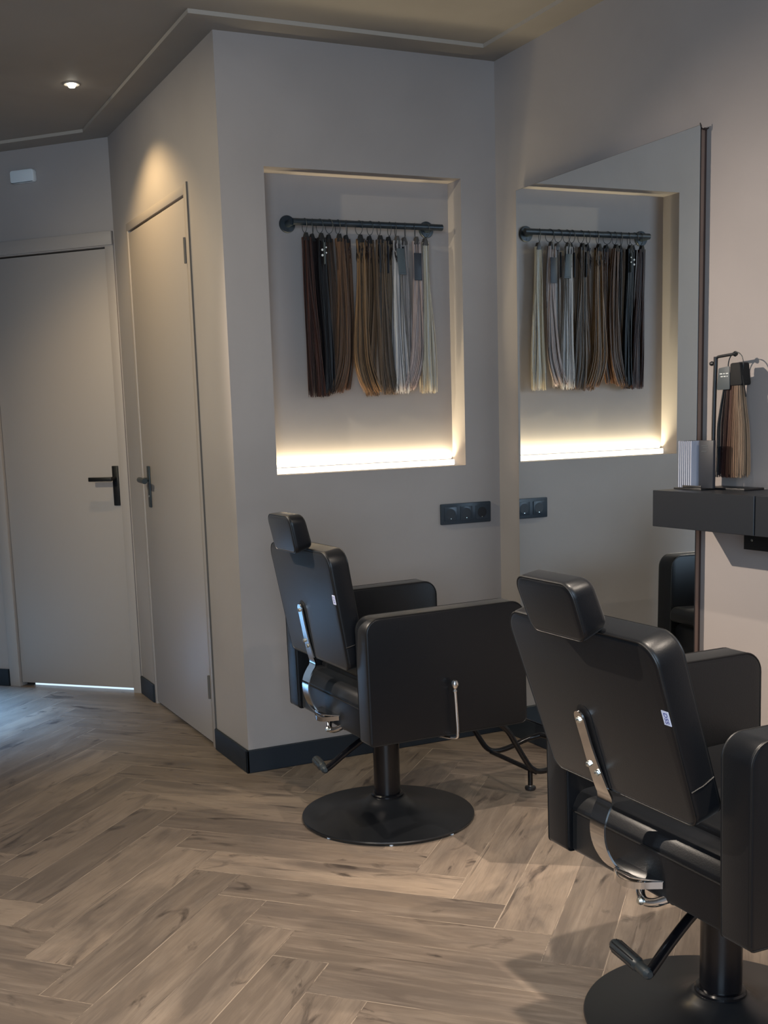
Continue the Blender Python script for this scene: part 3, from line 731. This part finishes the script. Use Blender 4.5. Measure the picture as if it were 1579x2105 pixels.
    for tpos in (.0028, .0595):
        sc_ = inset(out, .0026)
        bm = B(); tube(bm, [(tpos, p[0], p[1]) for p in sc_], .0021, 6, closed=True); place(obj('piping', bm, M['piping'], bk), TT @ BF)
    for s in (-1, 1):
        bm = B(); tube(bm, [(.004, s * .2275, .068), (.03, s * .2295, .070), (.058, s * .2275, .074)], .0018, 6); place(obj('side_seam', bm, M['piping'], bk), TT @ BF)
    # dark slot behind the strap
    slot = rpoly([(.022, .0), (.066, .0), (.066, .182), (.022, .182)], [.001, .001, .022, .022], 6)
    bm = B(); prism(bm, slot, 0, -.0012, .004); place(obj('strap_slot', bm, M['console_in'], bk), TT @ BF)
    # chrome strap
    pu = lambda u, t: tuple(O + Ux * u + Tx * t)
    path = [Vector(pu(.156, -.009)), Vector(pu(.11, -.009)), Vector(pu(.05, -.008)), Vector(pu(.0, -.005))]
    low = [Vector((-.234, 0, .528)), Vector((-.250, 0, .508)), Vector((-.265, 0, .478)), Vector((-.265, 0, .435)), Vector((-.248, 0, .392)), Vector((-.226, 0, .366)), Vector((-.200, 0, .350)), Vector((-.160, 0, .345))]
    pp = smooth_path(path + low, 2)
    top_ = [Vector(pu(.156 + .015 * math.sin(a_), -.009)) for a_ in (1.5, 1.3, 1.05, .75, .4)]
    tw_ = [.030 * math.cos(a_) for a_ in (1.5, 1.3, 1.05, .75, .4)]
    zt_ = pp[0].z; wl = []
    for p_ in pp:
        k = min(1, max(0, (zt_ - p_.z - .06) / .12)); wl.append(.030 + .017 * k)
    bm = B(); ribbon(bm, top_ + pp, (0, 1, 0), tw_ + wl, .004)
    stp = obj('recline_strap', bm, M['chrome'], R, ang=50)
    dl = Matrix.Translation((0, .050, 0))
    place(stp, TT @ dl)
    for (u, l) in ((.152, .051), (.050, .062), (.036, .040)):
        bm = B(); lathe(bm, [(.0062, -.010), (.0062, -.0140), (.0035, -.0165), (.0015, -.017)], (l, u), 6, 'x'); place(obj('strap_bolt', bm, M['zinc'], stp), TT @ BF)
    # hinge plate and elbow under the seat
    bm = B(); prism(bm, rpoly([(-.200, .095), (-.222, .085), (-.246, .050), (-.244, .000), (-.200, -.048)], [.0, .006, .02, .02, 0], 5), 2, .366, .370, .0008); hp = obj('hinge_plate', bm, M['chrome'], R)
    bm = B(); ribbon(bm, smooth_path([(-.232, .070, .366), (-.252, .040, .354), (-.248, .0, .352), (-.205, -.046, .362)], 2), (0, 0, 1), .014, .003); obj('hinge_bracket', bm, M['chrome'], hp)
    bm = B(); tube(bm, smooth_path([(-.190, .020, .352), (-.212, .016, .340), (-.222, -.004, .318), (-.214, -.030, .320), (-.196, -.050, .334)], 2), .009, 14); obj('elbow', bm, M['chrome'], hp)
    bm = B(); lathe(bm, [(.008, -.226), (.0085, -.231), (.005, -.236)], (-.010, .322), 12, 'x'); obj('hinge_bolt', bm, M['zinc'], hp)
    bm = B(); lathe(bm, [(.014, -.196), (.015, -.188), (.012, -.175)], (-.062, .340), 16, 'x'); obj('bushing', bm, M['blackmetal'], hp)
    for o_ in [hp] + list(hp.children): o_.data.transform(Matrix.Translation((0, -.020, .010)))
    # headrest
    hsec = rpoly([(-.096, .0), (.080, .0), (.090, .117), (-.099, .117)], [.024, .024, .030, .030], 8)
    bm = B(); prism(bm, hsec, 0, 0, .052, .011, 4)
    for v_ in bm.verts:                                # lower edge rises and the block leans back
        t_ = v_.co.x; u_ = v_.co.z; k = u_ / .116
        v_.co.x = -.337 - .022 * k + t_ * (1.10 - .10 * k); v_.co.z = .897 + u_ + t_ * (.36 - .30 * k) 
    hd = place(obj('headrest', bm, M['leather'], R), TT)
    o2 = inset(hsec, .0028)
    bm = B()
    def hv(p, t_): k = p[1] / .116; return (-.337 - .022 * k + t_ * (1.10 - .10 * k), p[0], .897 + p[1] + t_ * (.36 - .30 * k))
    tube(bm, [hv(p, .0030) for p in o2], .0018, 6, closed=True); place(obj('piping', bm, M['piping'], hd), TT)
    # small white sticker with hand lettering on the rear edge of the backrest
    bm = B(); prism(bm, [(-.2285, .203), (-.2105, .203), (-.2105, .231), (-.2285, .231)], 0, -.0012, .0); 
    stk = place(obj('sticker', bm, M['label'], bk, smooth=False), TT @ BF); stk['label'] = 'small white sticker'
    if sticker_text:
        tx = text(sticker_text, .0135, M['ink'], stk, (0, 0, 0), (0, 0, 0))
        # letters lie on the sticker, reading downwards
        Ml = Matrix(((0, 0, -1, -.0014), (0, -1, 0, -.2195), (-1, 0, 0, .217), (0, 0, 0, 1)))
        # text x -> -u, text y -> -l seen from behind
        Ml = Matrix(((0, 0, -1, -.0014), (0, -1, 0, -.2195), (-1, 0, 0, .217), (0, 0, 0, 1)))
        tx.data.transform(TT @ BF @ Ml)
    return R
make_chair((1.617, 3.230), 0.0, 0.0, 'farther black leatherette styling chair standing by the niche wall', 'DSS', -.012)
make_chair((1.624, 1.727), -.019, .139, 'nearest black leatherette styling chair with reclined back, cut by the right frame edge', 'DSS', .003)
